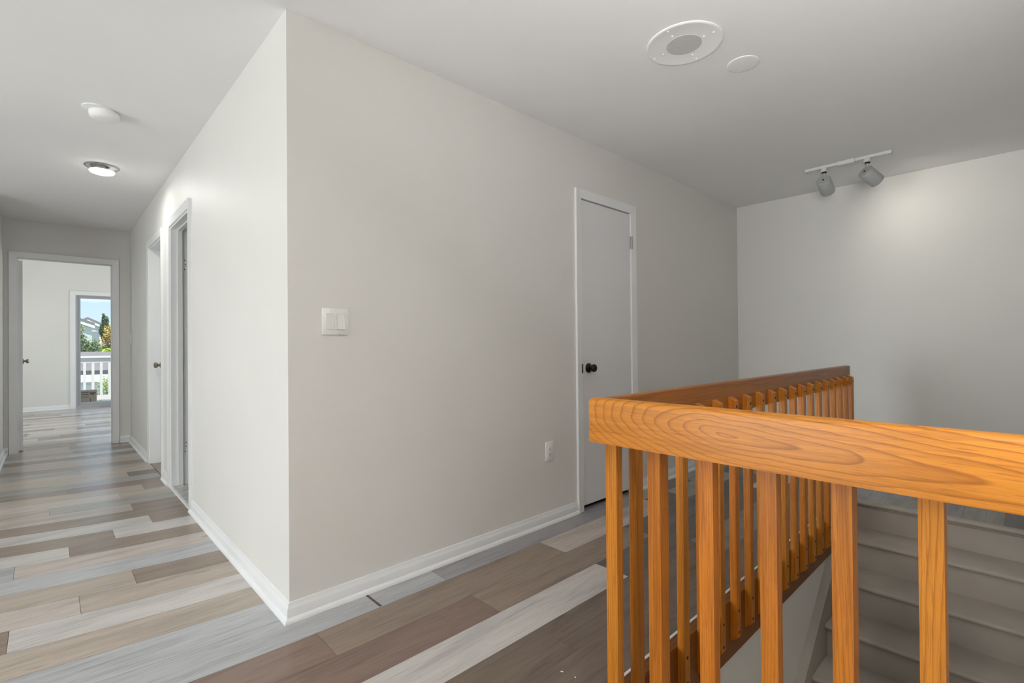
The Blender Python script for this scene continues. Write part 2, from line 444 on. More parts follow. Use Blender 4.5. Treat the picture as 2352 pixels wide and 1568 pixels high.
# landing at the head of the stairs
y = WY0
for y0, y1, spec in ((-.24, -.048, [(4.0, GT), (4.9, B_)]), (-.048, .143, [(4.0, DG), (4.75, GT)]), (.143, .334, [(4.0, GT), (4.6, W_)]), (.334, .525, [(4.0, L_), (4.8, GT)]),
                     (.525, .716, [(4.0, GT), (4.35, L_)]), (.716, .907, [(4.0, L_), (4.7, T_)]), (.907, .953, [(4.0, GT)])):
    row(y0, y1, 4.115, XE, spec)
# the one open joint by the baseboard
f = bm.faces.new([bm.verts.new(p) for p in ((1.014, 1.91, .0006), (1.026, 1.905, .0006), (1.026, 2.05, .0006), (1.014, 2.05, .0006))])
for l in f.loops: l[tone] = (.09, .06, .05, 1); l[shift] = (0, 0, 0, 1)
ntop = len(bm.faces)
def slab(a, b):
    v = [bm.verts.new(c) for c in ((a[0], a[1], a[2]), (b[0], a[1], a[2]), (b[0], b[1], a[2]), (a[0], b[1], a[2]), (a[0], a[1], b[2]), (b[0], a[1], b[2]), (b[0], b[1], b[2]), (a[0], b[1], b[2]))]
    for q in ((0, 3, 2, 1), (4, 5, 6, 7), (0, 1, 5, 4), (1, 2, 6, 5), (2, 3, 7, 6), (3, 0, 4, 7)):
        f = bm.faces.new([v[i] for i in q]); f.material_index = 1
        for l in f.loops: l[tone] = (.06, .05, .04, 1); l[shift] = (0, 0, 0, 1)
slab((XS, -2.0, -.22), (1.222, .943, -.0015))
slab((XS, .943, -.22), (XE, 2.2, -.0015))
slab((XS, 2.2, -.22), (XA+.05, 6.3, -.0015)); slab((XW-.1, 6.3, -.22), (XA+.05, YN, -.0015))
slab((-1.7, YN, -.22), (3.2, NY, -.0015))
slab((4.115, WY0, -.22), (XE, .943, -.0015))
slab((1.22, -2.0, -.22), (XE, WY0-T, -.0015))
slab((2.3, 2.2, -.22), (3.5, 3.0, -.0015))
me = bpy.data.meshes.new('floor'); bm.to_mesh(me); bm.free()
me.materials.append(M['floor']); me.materials.append(M['seam'])
fl = bpy.data.objects.new('floor', me); COL.objects.link(fl)
tag(fl, 'floor of mixed beige, grey and brown wood-look planks', 'floor', kind='structure')
mb = MB(); mb.box((XA+.005, O1[0]-.4, -.22), (2.6, 5.03, .012))
tag(mb.build('floor_bathroom', M['tile']), 'pale marbled tile floor beyond the open hallway doorway', 'floor', kind='structure')
mb = MB(); mb.box((XA+.005, 5.03, -.2), (XA+.5, 6.2, -.001))
tag(mb.build('floor_side_room', plain('tan_plank', (.33, .28, .235), .4)), 'floor behind the closed hallway door', 'floor', kind='structure')
mb = MB(); mb.box((WX0-.2, WY0-T, -2.8), (XE+.1, .99, -2.62))
tag(mb.build('floor_lower', M['stairpaint']), 'floor at the foot of the stairs, hidden below', 'floor', kind='structure')
# white edge strip and threshold
mb = MB(); mb.box((1.264, .9432, -.012), (4.12, .953, .003), .001, 1)
tag(mb.build('trim_1', M['trim']), 'thin white strip along the floor edge at the far railing', 'trim', kind='structure')
mb = MB(); mb.box((XA-.012, O1[0], -.003), (XA+.022, O1[1], .010), .003, 2)
tag(mb.build('trim_2', M['trim']), 'white threshold strip of the bathroom doorway', 'trim', kind='structure')

# --------------------------------------------------------------- baseboards
BP = [(0, -.001), (.026, -.001), (.0255, .006), (.022, .013), (.016, .018), (.0125, .0195), (.0125, .050), (.0105, .056), (.0065, .062), (.006, .070), (.004, .0755), (0, .0765)]
def baseboard(name, axis, plane, sgn, a0, a1, m0=0, m1=0, label=''):
    """sgn: outward direction of the profile; m0/m1: +1 outer mitre, -1 inner mitre at that end"""
    mb = MB(); A = []; B = []
    for d, z in BP:
        s0 = a0-m0*d; s1 = a1+m1*d
        if axis == 'x': A.append(mb.bm.verts.new((s0, plane+sgn*d, z))); B.append(mb.bm.verts.new((s1, plane+sgn*d, z)))
        else: A.append(mb.bm.verts.new((plane+sgn*d, s0, z))); B.append(mb.bm.verts.new((plane+sgn*d, s1, z)))
    n = len(BP)
    mb.bm.faces.new(A[::-1]); mb.bm.faces.new(B)
    for i in range(n): mb.bm.faces.new([A[i], A[(i+1) % n], B[(i+1) % n], B[i]])
    o = mb.build(name, M['trim'], smooth=True, angle=35)
    tag(o, label, 'baseboard', kind='structure'); return o
CW = .062
baseboard('baseboard_north_left', 'x', YB, -1, XA, CX0-.044, m0=1, label='white baseboard from the sharp wall corner to the closet door')
baseboard('baseboard_north_right', 'x', YB, -1, CX1+.088, XE, label='white baseboard right of the closet door, seen through the balusters')
baseboard('baseboard_hall_near', 'y', XA, -1, YB, O1[0]-CW, m0=1, label='white baseboard on the hallway wall between the corner and the bathroom doorway')
baseboard('baseboard_hall_middle', 'y', XA, -1, O1[1]+CW, O2[0]-CW, label='short white baseboard between the two hallway doorways')
baseboard('baseboard_hall_far', 'y', XA, -1, O2[1]+CW, YN, label='white baseboard on the hallway wall past the closed door')
baseboard('baseboard_end_right', 'x', YN, -1, DX1+CW, XA, label='stub of white baseboard right of the bedroom doorway')
baseboard('baseboard_end_left', 'x', YN, -1, XW, DX0-CW, label='stub of white baseboard left of the bedroom doorway')
baseboard('baseboard_hall_west', 'y', XW, 1, 6.20, YN, label='white baseboard of the left hallway wall')
baseboard('baseboard_east', 'y', XE, -1, WY0, YB, label='white baseboard of the wall at the head of the stairs')
baseboard('baseboard_bedroom', 'x', NY, -1, -1.7, .28, label='white baseboard under the far bedroom wall')

# ------------------------------------------------------------- door casings
def casing(parent, axis, plane, sgn, a0, a1, zt, w=CW, th=.017, name='casing', mat=None, z0=0.0, bot=False):
    """mitred three-sided (or four-sided) frame around opening a0..a1 x z0..zt, standing off plane by th"""
    mb = MB()
    def board(q):
        # q: 4 points (a,z): two inner, two outer (inner edge thinner)
        v = []
        for (a, z), t in zip(q, (th*.62, th*.62, th, th)):
            for d in (0, sgn*t):
                v.append(mb.bm.verts.new((a, plane+d, z) if axis == 'x' else (plane+d, a, z)))
        lo = v[0::2]; hi = v[1::2]
        mb.bm.faces.new(lo[::-1]); mb.bm.faces.new(hi)
        for i in range(4): mb.bm.faces.new([lo[i], lo[(i+1) % 4], hi[(i+1) % 4], hi[i]])
    board([(a0, z0), (a0, zt), (a0-w, zt+w), (a0-w, z0 if not bot else z0-w)])
    board([(a1, zt), (a1, z0), (a1+w, z0 if not bot else z0-w), (a1+w, zt+w)])
    board([(a0, zt), (a1, zt), (a1+w, zt+w), (a0-w, zt+w)][::-1][2:]+[(a0, zt), (a1, zt), (a1+w, zt+w), (a0-w, zt+w)][::-1][:2])
    if bot: board([(a1, z0), (a0, z0), (a0-w, z0-w), (a1+w, z0-w)])
    return mb.build(name, mat or M['trim'], parent)
def jamb(parent, axis, p0, p1, a0, a1, zt, th=.018, stop=None, name='jamb'):
    mb = MB()
    def bx(a, b, u, v, zb, ztt):
        if axis == 'x': mb.box((a, u, zb), (b, v, ztt))
        else: mb.box((u, a, zb), (v, b, ztt))
    bx(a0, a0+th, p0, p1, 0, zt); bx(a1-th, a1, p0, p1, 0, zt); bx(a0+th, a1-th, p0, p1, zt-th, zt)
    if stop:
        s0, s1 = stop; q = .011
        bx(a0+th, a0+th+q, s0, s1, 0, zt-th); bx(a1-th-q, a1-th, s0, s1, 0, zt-th); bx(a0+th+q, a1-th-q, s0, s1, zt-th-q, zt-th)
    return mb.build(name, M['trim'], parent)
def knob(parent, base, d, mat, r=.0265, rose=.032, L=.062):
    base = Vector(base); d = Vector(d).normalized(); e = base+d*L
    mb = MB()
    mb.lathe_axis(base, e, [(0, rose), (.10, rose), (.17, rose*.86), (.22, rose*.45), (.26, .011), (.45, .011), (.52, r*.62), (.62, r*.92), (.74, r), (.88, r*.93), (.97, r*.66), (1, r*.3), (1, 0)], 28)
    return mb.build('door_knob', mat, parent, smooth=True)

# closet door (flush slab, black knob)
d1 = tag(empty('door_1', ((CX0+CX1)/2, YB, 0)), 'flat white closet door with a black round knob in the long wall', 'door', kind='structure')
def child_of(o, p):   # keep world position
    o.parent = p; o.matrix_parent_inverse = Matrix.Translation(-Vector(p.location)); return o
child_of(casing(None, 'x', YB, -1, CX0+.014, CX1-.010, CZT-.012, w=.058), d1)
child_of(jamb(None, 'x', YB, YB+T, CX0, CX1, CZT, th=.012), d1)
mb = MB(); mb.box((CX0+.0135, YB+.001, .030), (CX1-.0150, YB+.036, CZT-.0175), .0015, 1)
slab1 = child_of(mb.build('door_slab', M['door']), d1)
kb = knob(None, (2.640, YB+.001, .940), (0, -1, 0), M['black']); kb.parent = slab1; kb.matrix_parent_inverse = Matrix.Translation(-Vector(d1.location)); kb.matrix_parent_inverse = Matrix.Identity(4)
def sub(o, p):   # grandchild keeping world position: parents here all sit at identity offset
    bpy.context.view_layer.update()
    o.parent = p; o.matrix_parent_inverse = p.matrix_world.inverted(); return o
sub(kb, slab1); kb['label'] = 'black round door knob'
mb = MB(); mb.box((CX0+.004, YB-.013, .908), (CX0+.016, YB+.004, .968), .001, 1)
o = sub(mb.build('strike_plate', M['black']), d1); o['label'] = 'black strike plate'
for zc in (1.848, .25):
    mb = MB(); mb.box((CX1-.016, YB-.004, zc-.045), (CX1+.010, YB-.0125, zc+.045), .001, 1)
    mb.cyl((CX1-.012, YB-.016, zc-.048), (CX1-.012, YB-.016, zc+.048), .0055, n=12)
    sub(mb.build('hinge', M['hinge'], smooth=True), d1)['label'] = 'satin metal hinge'

# bathroom doorway, no leaf hung
d2 = tag(empty('door_2', (XA, (O1[0]+O1[1])/2, 0)), 'open white-framed doorway with bare hinge mortises, nearest in the hallway', 'doorway', kind='structure')
sub(casing(None, 'y', XA, -1, O1[0]+.004, O1[1]-.004, OZT-.004, w=.058), d2)
sub(jamb(None, 'y', XA, XA+T+.002, O1[0], O1[1], OZT, stop=(XA+.045, XA+.078)), d2)
mb = MB(); mb.box((XA+T, O1[0]-.05, 0), (XA+T+.016, O1[0]+.006, OZT+.05)); mb.box((XA+T, O1[1]-.006, 0), (XA+T+.016, O1[1]+.05, OZT+.05))
sub(mb.build('back_casing', M['trim']), d2)
for zz in (1.80, 1.765, 1.725, .34, .31, .27):
    mb = MB(); mb.cyl((XA+.101+.006*((zz*1000) % 3-1), O1[1]-.018, zz), (XA+.101+.006*((zz*1000) % 3-1), O1[1]-.0192, zz), .004, n=10)
    sub(mb.build('screw_hole', M['screw']), d2)

# closed hallway door
d3 = tag(empty('door_3', (XA, (O2[0]+O2[1])/2, 0)), 'closed white hallway door with a pewter knob, past the open doorway', 'door', kind='structure')
sub(casing(None, 'y', XA, -1, O2[0]+.004, O2[1]-.004, OZT-.004, w=.058), d3)
sub(jamb(None, 'y', XA, XA+T, O2[0], O2[1], OZT, stop=(XA+.118, XA+.12)), d3)
mb = MB(); mb.box((XA+.082, O2[0]+.021, .012), (XA+.117, O2[1]-.021, OZT-.021), .0015, 1)
s3 = sub(mb.build('door_slab', M['door']), d3)
kb = sub(knob(None, (XA+.082, O2[1]-.085, .935), (-1, 0, 0), M['brass'], r=.027), s3); kb['label'] = 'pewter door knob'

# bedroom door, swung open
d4 = tag(empty('door_4', ((DX0+DX1)/2, YN, 0)), 'open white bedroom door with its frame at the end of the hallway', 'door', kind='structure')
sub(casing(None, 'x', YN, -1, DX0+.004, DX1-.004, DZT-.004, w=.058), d4)
sub(jamb(None, 'x', YN, YN+T, DX0, DX1, DZT, th=.004, stop=(YN+.03, YN+.06)), d4)
mb = MB()
p = [(-.2385, YN+.128), (-.2055, YN+.130), (-.229, YN+.90), (-.262, YN+.898)]
mb.poly_prism(p, .012, DZT-.02)
s4 = sub(mb.build('door_slab', M['door']), d4)
kb = sub(knob(None, (-.2255, YN+.82, .955), (1, .03, 0), M['brass'], r=.026, L=.055), s4); kb['label'] = 'pewter door knob'
for zc in (1.845, .27):
    mb = MB(); mb.box((-.2495, YN+.085, zc-.045), (-.2375, YN+.132, zc+.045), .001, 1); mb.cyl((-.246, YN+.126, zc-.047), (-.246, YN+.126, zc+.047), .006, n=12)
    sub(mb.build('hinge', M['hinge'], smooth=True), d4)['label'] = 'white-painted hinge'

# sliding glass door of the bedroom
w1 = tag(empty('window_1', ((GX0+GX1)/2, NY, 0)), 'sliding glass door of the bedroom looking onto the balcony', 'window', kind='structure')
sub(casing(None, 'x', NY, -1, GX0+.004, GX1-.004, GZ1-.03, w=.075, z0=0), w1)
mb = MB(); f_ = .045
mb.box((GX0, NY-.008, GZ0-.03), (GX0+.03, NY+.10, GZ1)); mb.box((GX1-.03, NY-.008, GZ0-.03), (GX1, NY+.10, GZ1))
mb.box((GX0+.03, NY-.008, GZ1-.045), (GX1-.03, NY+.10, GZ1)); mb.box((GX0+.03, NY-.008, -.001), (GX1-.03, NY+.10, GZ0+.02))
sub(mb.build('outer_frame', M['alu']), w1)
for i, (xa, xb, yy) in enumerate(((GX0+.03, (GX0+GX1)/2+.03, NY+.02), ((GX0+GX1)/2-.03, GX1-.03, NY+.06))):
    mb = MB(); z0_, z1_ = GZ0+.02, GZ1-.045
    mb.box((xa, yy, z0_), (xa+f_, yy+.03, z1_)); mb.box((xb-f_, yy, z0_), (xb, yy+.03, z1_)); mb.box((xa+f_, yy, z0_), (xb-f_, yy+.03, z0_+.05)); mb.box((xa+f_, yy, z1_-f_), (xb-f_, yy+.03, z1_))
    s = sub(mb.build('door_sash', M['alu']), w1)
    mb = MB(); mb.box((xa+f_, yy+.012, z0_+.05), (xb-f_, yy+.018, z1_-f_))
    sub(mb.build('pane', M['glass']), s)
# unseen west glass door, plus windows added to let in more light
def side_window(name, axis, plane, a0, a1, z0, z1, label, div=2):
    r = tag(empty(name, (plane, (a0+a1)/2, 0)), label, 'window', kind='structure')
    mb = MB(); e = .05; p0, p1 = plane-T, plane
    mb.box((p0, a0, z0), (p1, a0+e, z1)); mb.box((p0, a1-e, z0), (p1, a1, z1)); mb.box((p0, a0+e, z0), (p1, a1-e, z0+e)); mb.box((p0, a0+e, z1-e), (p1, a1-e, z1))
    for k in range(1, div):
        c = a0+(a1-a0)*k/div; mb.box((p0+.03, c-.03, z0+e), (p1-.03, c+.03, z1-e))
    sub(mb.build('window_frame', M['alu']), r)
    mb = MB(); mb.box(((p0+p1)/2-.003, a0+e, z0+e), ((p0+p1)/2+.003, a1-e, z1-e))
    sub(mb.build('pane', M['glass']), r)
side_window('window_2', 'y', XS, 1.0, 3.2, .04, 2.12, 'wide glass door behind the viewpoint lighting the landing')
side_window('window_6', 'y', XS, 3.6, 5.2, .7, 2.1, 'smaller unseen window added behind the viewpoint for more light')
side_window('window_3', 'y', -1.7, 8.6, 10.9, .7, 2.1, 'unseen bedroom window added on the left to light the room')
side_window('window_4', 'y', 3.2+T, 8.6, 11.2, .7, 2.1, 'unseen bedroom window added on the right to light the room')

# ---------------------------------------------------------------- railing
ZT, ZB = .932, .797
rail = tag(empty('stair_railing', (1.264, .924, 0)), 'varnished oak railing of flat top boards and square balusters around the stairwell', 'railing')
def board_round(mb, a, b, r=.012, seg=3):
    """box whose long top edges are rounded"""
    v = mb.box(a, b)
    es = []
    ztop = max(a[2], b[2])
    for e in mb.bm.edges:
        if all(abs(q.co.z-ztop) < 1e-6 for q in e.verts): es.append(e)
    bmesh.ops.bevel(mb.bm, geom=es, offset=r, segments=seg, profile=.5, affect='EDGES')
mb = MB(); board_round(mb, (1.226, WY0+.005, ZB), (1.264, .957, ZT+.002), .013, 4)
o = sub(mb.build('top_rail', M['rail_front'], smooth=True, angle=50), rail); o['label'] = 'near top rail with swirling cathedral grain'
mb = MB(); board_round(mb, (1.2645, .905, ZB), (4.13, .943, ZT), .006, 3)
o = sub(mb.build('top_rail', M['rail_far'], smooth=True, angle=50), rail); o['label'] = 'far top rail, its shade painted in as darker oak'
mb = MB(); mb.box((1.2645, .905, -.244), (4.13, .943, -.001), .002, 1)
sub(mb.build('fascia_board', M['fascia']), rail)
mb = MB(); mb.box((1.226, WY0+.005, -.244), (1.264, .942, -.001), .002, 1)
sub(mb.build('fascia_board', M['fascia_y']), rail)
# far balusters, tops bevelled down towards the well
def far_bal_mesh():
    mb = MB(); w, d = .038, .028
    prof = [(0, -.172), (-d, -.150), (-d, .853), (0, .868)]     # (y,z): back at 0
    mb.poly_prism(prof, 0, w, 'x'); return mb
proto = far_bal_mesh().build('baluster', M['baluster']); proto.location = (1.363, .905, 0)
def screw_mesh(r):
    mb = MB(); mb.lathe_axis((0, .001, 0), (0, -.0022, 0), [(0, r), (.6, r), (1, r*.6), (1, 0)], 12); return mb
scs = []
for z in (.828, -.039, -.150+.02):
    s = screw_mesh(.0065).build('screw', M['screw']); s.parent = proto; s.location = (.019, -.028, z); scs.append(s)
bpy.context.view_layer.update()
proto.parent = rail; proto.matrix_parent_inverse = Matrix.Translation(-Vector(rail.location))
for i in range(1, 19):
    b = copy_tree(proto, rail); x = 1.363+.1507*i
    if x > 4.1: bpy.data.objects.remove(b.children[0]) if False else None
    b.location.x = x-(.012 if i == 18 else 0)
# near balusters
yl = [.924, .776, .623, .468, .316, .1655, .014, -.137]
dd = [.032, .046, .033, .032, .046, .046, .038, .038]
for y_, d_ in zip(yl, dd):
    mb = MB(); prof = [(0, -.172), (d_, -.150), (d_, .853), (0, .868)]
    mb.poly_prism(prof, -.0395, 0, 'y')
    b = mb.build('baluster', M['baluster']); b.location = (1.2645, y_, 0)
    for z in (.828, -.039, -.130):
        mb = MB(); mb.lathe_axis((-.001, 0, 0), (.0022, 0, 0), [(0, .0065), (.6, .0065), (1, .004), (1, 0)], 12)
        s = mb.build('screw', M['screw']); s.parent = b; s.location = (d_, -.020, z)
    bpy.context.view_layer.update()
    b.parent = rail; b.matrix_parent_inverse = Matrix.Translation(-Vector(rail.location))

# ---------------------------------------------------------------- staircase
RISE, RUN = .187, .25
stair = tag(empty('staircase', (2.7, .33, -2.618)), 'worn grey-painted wooden stairs descending inside the railing', 'staircase')
NX0 = 4.072
SY0, SY1 = WY0+.004, .868
mb = MB()
for i in range(0, 12):
    nx = NX0-RUN*i; z = -RISE*i
    th = .028; r = .012
    back = nx+RUN+.035 if i > 0 else nx+.043
    prof = [(back, z-th), (nx+r, z-th), (nx+.003, z-th+.005), (nx, z-th/2), (nx+.003, z-.004), (nx+.010, z), (back, z)]
    if i == 0: prof = [(p[0], p[1]+.003) for p in prof]
    mb = MB(); mb.poly_prism(prof, SY0, SY1 if i > 0 else .876, 'y')
    sub(mb.build('tread', M['stairpaint'], smooth=True, angle=60), stair)
    rb = z-RISE if i < 11 else -2.618
    mb = MB(); mb.box((nx+.032, SY0, rb), (nx+.050, SY1 if i > 0 else .876, z-th-.0005))
    if i < 11: sub(mb.build('riser', M['stairpaint']), stair)
    else:
        mb.bm.free()
mb = MB(); mb.box((nx+.032, SY0, -2.618), (nx+.050, SY1, z-.0285)); sub(mb.build('riser', M['stairpaint']), stair)
# small cove under the top nosing
mb = MB(); mb.poly_prism([(NX0+.031, -.026), (NX0+.012, -.026), (NX0+.018, -.036), (NX0+.031, -.044)], SY0, .876, 'y')
sub(mb.build('nosing_cove', M['stairpaint']), stair)
# skirt board with a small cap on the stairwell wall
def zsk(x): return -.75*(NX0-x)+.118
mb = MB(); xa, xb = 1.5, 4.10
mb.poly_prism([(xa, zsk(xa)-.50), (xb, zsk(xb)-.50), (xb, min(zsk(xb), -.245)), (3.585, -.245), (xa, zsk(xa)-.0)], .869, .9148, 'y')
sub(mb.build('skirt_board', M['stairpaint']), stair)

# ------------------------------------------------------------ wall fittings
def wall_plate(name, c, wdt, hgt, label, cat, group=None):
    r = tag(empty(name, c), label, cat, group); return r
# double rocker switch on the long wall
sw = tag(empty('light_switch', (.894, YB, 1.205)), 'white double rocker light switch on the long wall near the corner', 'light switch')
mb = MB(); mb.box((-.058, -.0085, -.057), (.058, 0, .057), .0042, 2)
mb.build('plate', M['plastic'], sw, smooth=True)
for xx, tilt in ((-.023, 1), (.023, -1)):
    mb = MB(); mb.poly_prism([(-.006, -.033), (-.0095-.0045*(tilt < 0), -.033), (-.0110, 0), (-.0095-.0045*(tilt > 0), .033), (-.006, .033)], xx-.0165, xx+.0165, 'x')
    mb.build('rocker', M['plastic'], sw)
    mb = MB(); mb.box((xx-.0180, -.0089, -.0348), (xx+.0180, -.0080, .0348)); mb.build('rocker_gap_shade', M['plastic_grey'], sw)  # grey inset paints in the dark gap around each rocker
for xx in (-.023, .023):
    for zz in (-.048, .048):
        mb = MB(); mb.lathe_axis((xx, -.008, zz), (xx, -.0102, zz), [(0, .0034), (.6, .0034), (1, .002), (1, 0)], 12); mb.build('screw', M['plastic'], sw)
# outlet
ou = tag(empty('wall_outlet', (2.242, YB, .444)), 'white decorator wall outlet low on the long wall beside the closet door', 'outlet')
mb = MB(); mb.box((-.036, -.007, -.060), (.036, 0, .060), .0035, 2); mb.build('plate', M['plastic'], ou, smooth=True)
mb = MB(); mb.box((-.0165, -.0092, -.0335), (.0165, -.005, .0335), .001, 1); rc = mb.build('receptacle', M['plastic'], ou)
for zz in (-.019, .014):
    for xx, hh in ((-.006, .004), (.006, .0045)):
        mb = MB(); mb.box((xx-.0010, -.0095, zz-hh), (xx+.0010, -.009, zz+hh)); mb.build('slot', M['dark'], rc)
    mb = MB(); mb.cyl((0, -.009, zz-.009), (0, -.0096, zz-.009), .0026, n=10); mb.build('ground_hole', M['dark'], rc)
for zz in (-.049, .049):
    mb = MB(); mb.lathe_axis((0, -.0055, zz), (0, -.0085, zz), [(0, .0032), (1, .002), (1, 0)], 12); mb.build('screw', M['plastic'], ou)
# hallway end switch
s2 = tag(empty('light_switch', (XA, 7.235, 1.215)), 'white light switch at the far end of the hallway wall', 'light switch')
mb = MB(); mb.box((-.0065, -.036, -.058), (0, .036, .058), .0025, 2); mb.build('plate', M['plastic'], s2, smooth=True)
mb = MB(); mb.box((-.010, -.0165, -.033), (-.005, .0165, .033), .001, 1); mb.build('rocker', M['plastic'], s2)

# --------------------------------------------------------- ceiling fittings
sp = tag(empty('ceiling_speaker', (2.113, 1.086, H)), 'round white ceiling speaker with a perforated centre', 'speaker')
mb = MB(); mb.lathe_axis((0, 0, 0), (0, 0, -.006), [(0, .166), (.55, .166), (.85, .163), (1, .158), (.62, .148), (.55, .08), (.55, .074), (.2, .074)], 72, True, False)
mb.build('rim', M['ceiling'], sp, smooth=True)
mb = MB(); mb.lathe_axis((0, 0, -.002), (0, 0, -.0042), [(0, .0765), (1, .0765), (1, 0)], 64); mb.build('grille', M['grille'], sp, smooth=True)
for (x, y) in ((1.97, 1.085), (2.121, .951), (2.111, 1.233), (2.257, 1.097), (2.015, 1.088), (2.119, .994), (2.11, 1.188), (2.214, 1.095)):
    mb = MB(); mb.lathe_axis((x-2.113, y-1.086, -.003), (x-2.113, y-1.086, -.0075), [(0, .0042), (.6, .0042), (1, .002), (1, 0)], 12); mb.build('screw', M['trim'], sp)
cv = MB(); cv.lathe_axis((0, 0, 0), (0, 0, -.004), [(0, .072), (.6, .072), (.9, .069), (1, .064), (1, 0)], 56)
tag(cv.build('ceiling_cover_plate', M['ceiling'], loc=(2.475, .968, H), smooth=True), 'small plain white disc on the ceiling beside the speaker', 'ceiling plate')
sd = tag(empty('smoke_detector', (.235, 3.665, H)), 'white round smoke detector on the hallway ceiling', 'smoke detector')
mb = MB(); mb.lathe_axis((-.03, -.02, 0), (-.03, -.02, -.008), [(0, .072), (.7, .072), (1, .066), (1, 0)], 48); mb.build('base_plate', M['ceiling'], sd, smooth=True)
mb = MB(); mb.lathe_axis((0, 0, -.006), (0, 0, -.050), [(0, .060), (.04, .066), (.06, .070), (.45, .070), (.72, .066), (.9, .056), (1, .04), (1, 0)], 48); hd = mb.build('sensor_body', M['ceiling'], sd, smooth=True)
for a in range(10):
    t_ = a*math.pi/5; c_, s_ = math.cos(t_), math.sin(t_)
    mb = MB(); mb.cyl((c_*.050, s_*.050, -.0455), (c_*.050, s_*.050, -.0475), .0022, n=8); mb.build('vent_hole', M['plastic_grey'], hd)
cl = tag(empty('ceiling_lamp', (.293, 4.79, H)), 'lit round ceiling lamp with a chrome rim in the hallway', 'ceiling lamp')
mb = MB(); mb.lathe_axis((0, 0, 0), (0, 0, -.034), [(0, .104), (.12, .106), (.2, .100), (.28, .100), (.36, .096), (.8, .078), (1, .076)], 56, True, True); mb.build('rim', M['chrome'], cl, smooth=True)
mb = MB(); mb.lathe_axis((0, 0, -.034), (0, 0, -.058), [(0, .0755), (.25, .0755), (.6, .068), (.85, .05), (1, .02), (1, 0)], 48); mb.build('diffuser_dome', M['dome'], cl, smooth=True)

tk = tag(empty('track_light', (4.385, .965, H)), 'short white ceiling track with two grey cylinder spotlights', 'track light')
mb = MB(); mb.box((-.018, -.272, -.020), (-.0145, .272, 0)); mb.box((.0145, -.272, -.020), (.018, .272, 0)); mb.box((-.0145, -.272, -.005), (.0145, .272, 0))
mb.box((-.0145, -.272, -.020), (-.007, .272, -.0165)); mb.box((.007, -.272, -.020), (.0145, .272, -.0165))
mb.build('track', M['track'], tk)
mb = MB(); mb.box((-.0068, -.268, -.0150), (.0068, .268, -.0100)); mb.build('contact_slot', M['dark'], tk)
for yy in (-.276, .272):
    mb = MB(); mb.box((-.019, yy, -.0225), (.019, yy+.004, 0)); mb.build('end_cap', M['track'], tk)
mb = MB(); mb.box((-.034, -.055, -.030), (.021, .055, 0), .003, 2); mb.build('power_feed', M['track'], tk)
def head(y, tilt, pan, zp, off):
    piv = Vector((0, y-.965, -zp)); t_, p_ = math.radians(tilt), math.radians(pan)
    d = Vector((math.cos(t_)*math.cos(p_), -math.cos(t_)*math.sin(p_), -math.sin(t_)))
    mb = MB(); mb.lathe_axis((0, y-.965, -.020), (0, y-.965, -.046), [(0, .022), (.2, .024), (.7, .024), (1, .016)], 24)
    ad = mb.build('adapter', M['track'], tk, smooth=True)
    mb = MB(); mb.cyl((0, y-.965, -.046), (0, y-.965, -.056), .017, n=20); mb.build('swivel_collar', M['black'], ad, smooth=True)
    a = piv-d*off; b = a+d*.13
    mb = MB(); mb.tube([(0, y-.965, -.054), (0, y-.965, -.070), piv+Vector((0, 0, .020)), piv+d*.01], .0085, 12); mb.build('stem', M['trackhead'], tk, smooth=True)
    mb = MB(); mb.lathe_axis(a, b, [(0, 0), (0, .046), (.04, .0500), (.97, .0500), (1, .049), (.985, .044), (.5, .040), (.5, 0)], 40, False, False)
    h = mb.build('lamp_head', M['trackhead'], tk, smooth=True)
    mb = MB(); mb.cyl(a-d*.0006+Vector((0, 0, .0)), a+d*.001, .0085, n=16); mb.build('vent_hole', M['dark'], h)
head(1.112, 35, 3, .128, .03)
head(.835, 32, 32, .128, .03)

# --------------------------------------------------------- crumbs and cable
for i, (x, y, L, a, lb) in enumerate(((1.253, 1.102, .010, 2.2, 'larger pale crumb on the dark plank beside the near railing'), (1.263, 1.053, .006, 1.8, 'tiny pale crumb on the dark plank by the first baluster'))):
    mb = MB(); mb.lathe_axis((-L/2, 0, .0018), (L/2, 0, .0018), [(0, .0006), (.2, .0017), (.6, .0019), (1, .0007)], 10)
    c = mb.build('crumb', plain('crumb', (.75, .66, .52), .7), loc=(x, y, 0), smooth=True); c.rotation_euler = (0, 0, a); tag(c, lb, 'crumb')
mb = MB(); pts = []
for k in range(26):
    a = k/25*math.pi*1.7; pts.append((-.05+.045*math.cos(a)+.012*math.sin(2.3*a), .10*math.sin(a), .006+.004*math.sin(3*a)))
mb.tube(pts, .0045, 8)
tag(mb.build('cable', M['plastic_grey'], loc=(-.185, 8.82, 0), smooth=True), 'short loop of grey cable on the bedroom floor by the open door', 'cable')

# ----------------------------------------------------------------- outside
def siding(name, col, step=.18):
    t = NT(name); tc = t.n('ShaderNodeTexCoord'); sp_ = t.n('ShaderNodeSeparateXYZ'); t.l(tc.outputs['Object'], sp_.inputs[0])
    fr = t.math('FRACT', t.math('DIVIDE', sp_.outputs[2], step))
    t.l(t.ramp(fr, [(0, tuple(c*.72 for c in col)), (.10, col), (1, col)]), t.b.inputs['Base Color']); t.set(Roughness=.5)
    t.bump(fr, .5, .02); return t.m
def shingles(name, col):
    t = NT(name); br = t.n('ShaderNodeTexBrick'); br.inputs['Scale'].default_value = 5; br.offset = .5
    br.inputs['Color1'].default_value = (*col, 1); br.inputs['Color2'].default_value = (*[c*.78 for c in col], 1); br.inputs['Mortar'].default_value = (*[c*.5 for c in col], 1)
    br.inputs['Mortar Size'].default_value = .012
    t.l(t.obj(), br.inputs['Vector']); t.l(br.outputs[0], t.b.inputs['Base Color']); t.set(Roughness=.85); return t.m
